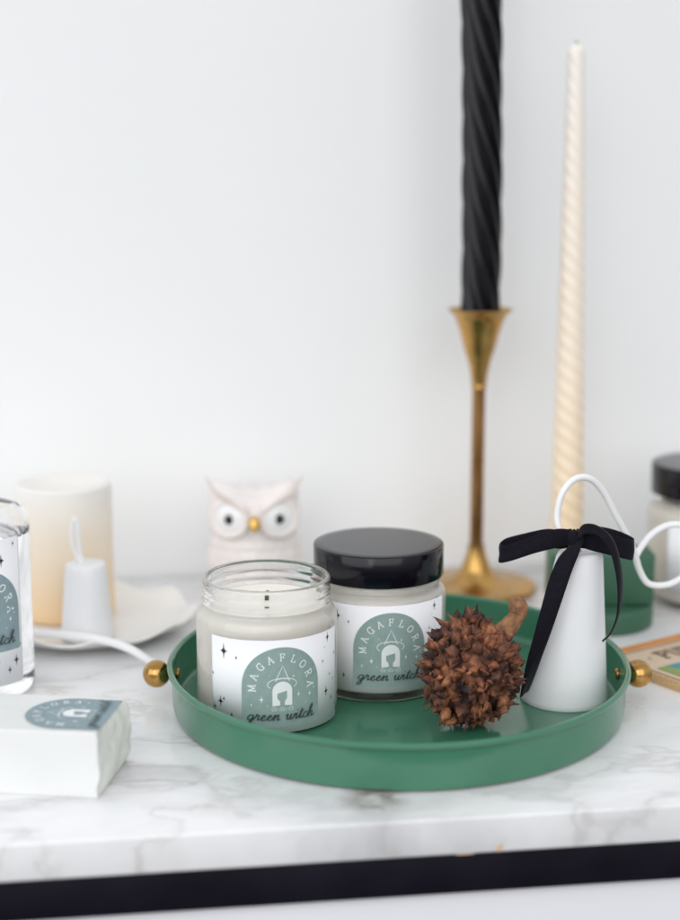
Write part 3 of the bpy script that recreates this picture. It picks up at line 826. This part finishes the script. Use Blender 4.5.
# ------------------------------------------------------------------ green stand behind the snuffer
gs = empty('green_stand', (.1622, .945, 0))
tag(gs, 'dark green metal stand with a straight top and round foot, behind the white snuffer', 'stand')
mk('round_foot', lathe([(0, 0), (.0325, 0), (.0338, .0012), (.0340, .010), (.0334, .0122), (.0318, .0134), (0, .0136)], 96), 'green2', gs)
mk('upright_box', box(-.0322, .0322, -.013, .013, .0138, .0462, .0012), 'green2', gs)

# ------------------------------------------------------------------ wooden framed game at the right
C = Vector((.1500, .8600, 0))
wb = empty('wooden_game_box', C, math.atan2(.570, .8215))
tag(wb, 'flat wooden framed puzzle box with a blue and green picture, beside the tray', 'puzzle box')
LU, LV = .17, .125
mk('base', box(.0022, LU - .0022, -LV + .0022, -.0022, .0004, .0044, .0003), 'card', wb)
fr = box(0, LU, -.0020, 0, .0, .0066, .0003, mi=0)
fr = box(0, LU, -LV, -LV + .0020, .0, .0058, .0003, bm=fr, mi=1)
fr = box(0, .0020, -LV + .0021, -.0021, .0, .0058, .0003, bm=fr, mi=1)
fr = box(LU - .002, LU, -LV + .0021, -.0021, .0, .0058, .0003, bm=fr, mi=1)
mk('wooden_frame', fr, ['wood2', 'wood'], wb)
P = Print(lambda u, v, l: Vector((u, v, .0044 + l)), ['card_dark', 'picture'], step=.01)
def place2(gi, x, y, adv):
    return (.0275 + gi * .0096 + x * .0100 + .004, -.0245 + y * .0110)
serif_text(P, 'PUZZL', lambda gi, x, y, adv: place2(gi, x, y, adv), 1, .0021, 0, .0003)
P.star(.020, -.019, .0018, 0, .0003)
for (a0, a1, b_) in ((.006, LU - .006, -.0055),):
    P.stroke([(a0, b_), (a1, b_)], .0008, 0, .0003)
P.stroke([(.0055, -.0062), (.0055, -LV + .006)], .0008, 0, .0003)
P.stroke([(.036, -.0285), (.060, -.0285)], .0013, 0, .0003)
P.stroke([(.063, -.0285), (.078, -.0285)], .0013, 0, .0003)
mk('lettering', P.bm, ['card_dark', 'picture'], wb, recalc=False, angle=None)
pc2 = box(.0105, LU - .010, -LV + .010, -.0345, .0045, .0049, .0001)
for v in pc2.verts: pass
po = mk('picture_panel', pc2, 'picture', wb)
po.data.transform(Matrix.Translation((-.0105, .0345, 0))); po.location = (.0105, -.0345, 0)

# ------------------------------------------------------------------ spiky seed pod
random.seed(11)
pd = empty('seed_pod', (.0662, .7530, FZ))
tag(pd, 'dry brown spiky seed pod with a short curved stalk, lying in the green tray', 'seed pod')
bm = bmesh.new()
PC = Vector((0, 0, .0285))
bmesh.ops.create_icosphere(bm, subdivisions=4, radius=.0198, matrix=Matrix.Translation(PC))
for v in bm.verts:
    d = (v.co - PC)
    v.co = PC + Vector((d.x, d.y, d.z * 1.08)) * (1 + .08 * noise.noise(d * 160))
def spike(base, d, length, w, flat, bend, bm):
    u = d.orthogonal().normalized(); u = Matrix.Rotation(random.uniform(0, 2 * PI), 3, d) @ u
    v = d.cross(u)
    n = 6; seg = 7; rings = []
    bv = (u * random.uniform(-1, 1) + v * random.uniform(-1, 1)) * bend
    jit = [random.uniform(.78, 1.22) for _ in range(seg)]
    bulge = random.uniform(.2, .45)
    for i in range(n):
        t = i / n
        c = base + d * (length * t) + bv * length * t * t
        r = w * (.75 + 1.1 * bulge * math.sin(PI * min(1, t * 1.5))) * (1 - t) ** .75
        rings.append([bm.verts.new(c + (u * math.cos(2 * PI * k / seg) + v * flat * math.sin(2 * PI * k / seg)) * r * jit[k]) for k in range(seg)])
    tip = bm.verts.new(base + d * length + bv * length * 1.05)
    for a, b in zip(rings, rings[1:]):
        for k in range(seg):
            j = (k + 1) % seg
            bm.faces.new((a[k], a[j], b[j], b[k]))
    for k in range(seg):
        bm.faces.new((rings[-1][k], rings[-1][(k + 1) % seg], tip))
SD = Vector((.42, .30, .80)).normalized()
def valve(base, d, length, w, bm):
    """one woody lobe: a blunt swollen body that closes into a short hooked beak"""
    u = Matrix.Rotation(random.uniform(0, 2 * PI), 3, d) @ d.orthogonal().normalized()
    v = d.cross(u)
    seg = 9; rings = []
    bend = u * random.uniform(-.45, .45) + v * random.uniform(-.45, .45)
    flat = random.uniform(.5, .85)
    jit = [random.uniform(.82, 1.18) for _ in range(seg)]
    prof = [(0, .75), (.16, 1.0), (.34, 1.08), (.50, .94), (.64, .68), (.78, .40), (.90, .18)]
    for t, rr in prof:
        c = base + d * (length * t) + bend * length * t * t * .8
        ring = []
        for k in range(seg):
            a = 2 * PI * k / seg
            q = rr * w * jit[k] * (1 + .12 * math.sin(t * 9 + k))
            # a furrow down one side like a split capsule
            if k in (0, 1): q *= .62
            ring.append(bm.verts.new(c + (u * math.cos(a) + v * flat * math.sin(a)) * q))
        rings.append(ring)
    tip = bm.verts.new(base + d * length + bend * length * .95)
    for a, b in zip(rings, rings[1:]):
        for k in range(seg):
            j = (k + 1) % seg
            bm.faces.new((a[k], a[j], b[j], b[k]))
    for k in range(seg):
        bm.faces.new((rings[-1][k], rings[-1][(k + 1) % seg], tip))
NSP = 205
for i in range(NSP):
    z = 1 - 2 * (i + .5) / NSP
    a = i * 2.399963 + random.uniform(-.18, .18)
    z = max(-1, min(1, z + random.uniform(-.035, .035)))
    q = math.sqrt(max(0, 1 - z * z))
    d = Vector((q * math.cos(a), q * math.sin(a), z))
    if d.dot(SD) > .965: continue
    base = PC + Vector((d.x, d.y, d.z * 1.12)) * random.uniform(.0170, .0214)
    d2 = (d + Vector([random.uniform(-.38, .38) for _ in range(3)])).normalized()
    long = random.random() < .24
    ln = random.uniform(.0085, .0112) if long else random.uniform(.0062, .0092)
    if base.z + d2.z * ln < .0006: ln = max(.003, (base.z - .0006) / max(.01, -d2.z))
    if long:
        spike(base, d2, ln, random.uniform(.0017, .0024), random.uniform(.5, .95), random.uniform(.2, .7), bm)
    valve(base, d2 if not long else (d2 + Vector([random.uniform(-.5, .5) for _ in range(3)])).normalized(), min(ln, random.uniform(.0058, .0085)), random.uniform(.0028, .0042), bm)
for i in range(280):
    d = Vector((random.gauss(0, 1), random.gauss(0, 1), random.gauss(0, 1))).normalized()
    if d.dot(SD) > .96: continue
    base = PC + d * random.uniform(.0205, .0245)
    d2 = (d + Vector([random.uniform(-.7, .7) for _ in range(3)])).normalized()
    if base.z + d2.z * .006 < .0008: continue
    spike(base, d2, random.uniform(.0028, .0060), random.uniform(.0011, .0020), random.uniform(.25, .6), random.uniform(.3, 1.0), bm)
AX = Vector((.30, .18, .93)).normalized()
for v in bm.verts:
    v.co += noise.noise_vector(v.co * 600) * .0006 + noise.noise_vector(v.co * 1500) * .00025
    k = (v.co - PC).dot(AX); v.co += AX * k * (.09 if v.co.z > .006 else 0)
mk('spiky_husk', bm, 'pod', pd, angle=None)
st = catmull([Vector(p) for p in [(.0110, .008, .0420), (.0185, .0110, .0470), (.0232, .0130, .0520), (.0248, .0130, .0565), (.0240, .0125, .0600)]], 8)
bm = tube(st, lambda t: .0050 - .0006 * t + .0004 * math.sin(9 * t), 24)
for v in bm.verts: v.co += noise.noise_vector(v.co * 300) * .0004 + noise.noise_vector(v.co * 1400) * .00022
mk('stalk', bm, 'pod_stem', pd, angle=None)

# ------------------------------------------------------------------ light, world, camera
w = bpy.data.worlds.new('World'); sc.world = w; w.use_nodes = True
bg = w.node_tree.nodes['Background']
tcw = w.node_tree.nodes.new('ShaderNodeTexCoord'); sx = w.node_tree.nodes.new('ShaderNodeSeparateXYZ'); rw = w.node_tree.nodes.new('ShaderNodeValToRGB')
w.node_tree.links.new(tcw.outputs['Generated'], sx.inputs[0]); mw = w.node_tree.nodes.new('ShaderNodeMapRange')
mw.inputs['From Min'].default_value = -1; w.node_tree.links.new(sx.outputs['Z'], mw.inputs[0]); w.node_tree.links.new(mw.outputs[0], rw.inputs[0])
rw.color_ramp.elements[0].position = .40; rw.color_ramp.elements[0].color = (.15, .15, .16, 1)
rw.color_ramp.elements[1].position = .60; rw.color_ramp.elements[1].color = (.95, .97, 1.0, 1)
w.node_tree.links.new(rw.outputs[0], bg.inputs[0]); bg.inputs[1].default_value = .68

def area(name, loc, target, sx, sy, power, color):
    l = bpy.data.lights.new(name, 'AREA'); l.shape = 'RECTANGLE'; l.size = sx; l.size_y = sy
    l.energy = power; l.color = color
    o = bpy.data.objects.new(name, l); COL.objects.link(o)
    o.location = loc
    o.rotation_euler = (Vector(target) - Vector(loc)).to_track_quat('-Z', 'Y').to_euler()
    return o
area('window_light', (-1.5, -1.0, 1.0), (0, .95, .12), 2.8, 2.0, 25, (.95, .975, 1.0))
area('room_light', (.45, -1.5, 1.3), (.05, .9, .1), 3.0, 2.2, 29, (1.0, .975, .96))

cam = bpy.data.cameras.new('Camera'); co = bpy.data.objects.new('Camera', cam); COL.objects.link(co)
co.location = (0, 0, .285); co.rotation_euler = (R_(90 - 10.9), 0, 0)
cam.sensor_fit = 'VERTICAL'; cam.sensor_height = 36; cam.sensor_width = 24
cam.lens = 1560 / 920 * 36
cam.clip_start = .02; cam.clip_end = 50
cam.dof.use_dof = True; cam.dof.focus_distance = .795; cam.dof.aperture_fstop = 3.6
sc.camera = co

sc.render.engine = 'CYCLES'
cy = sc.cycles
cy.use_denoising = True
try: cy.denoiser = 'OPENIMAGEDENOISE'
except Exception: pass
cy.max_bounces = 14; cy.transmission_bounces = 12; cy.glossy_bounces = 6; cy.diffuse_bounces = 5; cy.transparent_max_bounces = 12
cy.caustics_reflective = True; cy.caustics_refractive = True
cy.blur_glossy = .5; cy.sample_clamp_indirect = 8
sc.view_settings.view_transform = 'Standard'; sc.view_settings.look = 'None'
sc.view_settings.exposure = .08; sc.view_settings.gamma = 1
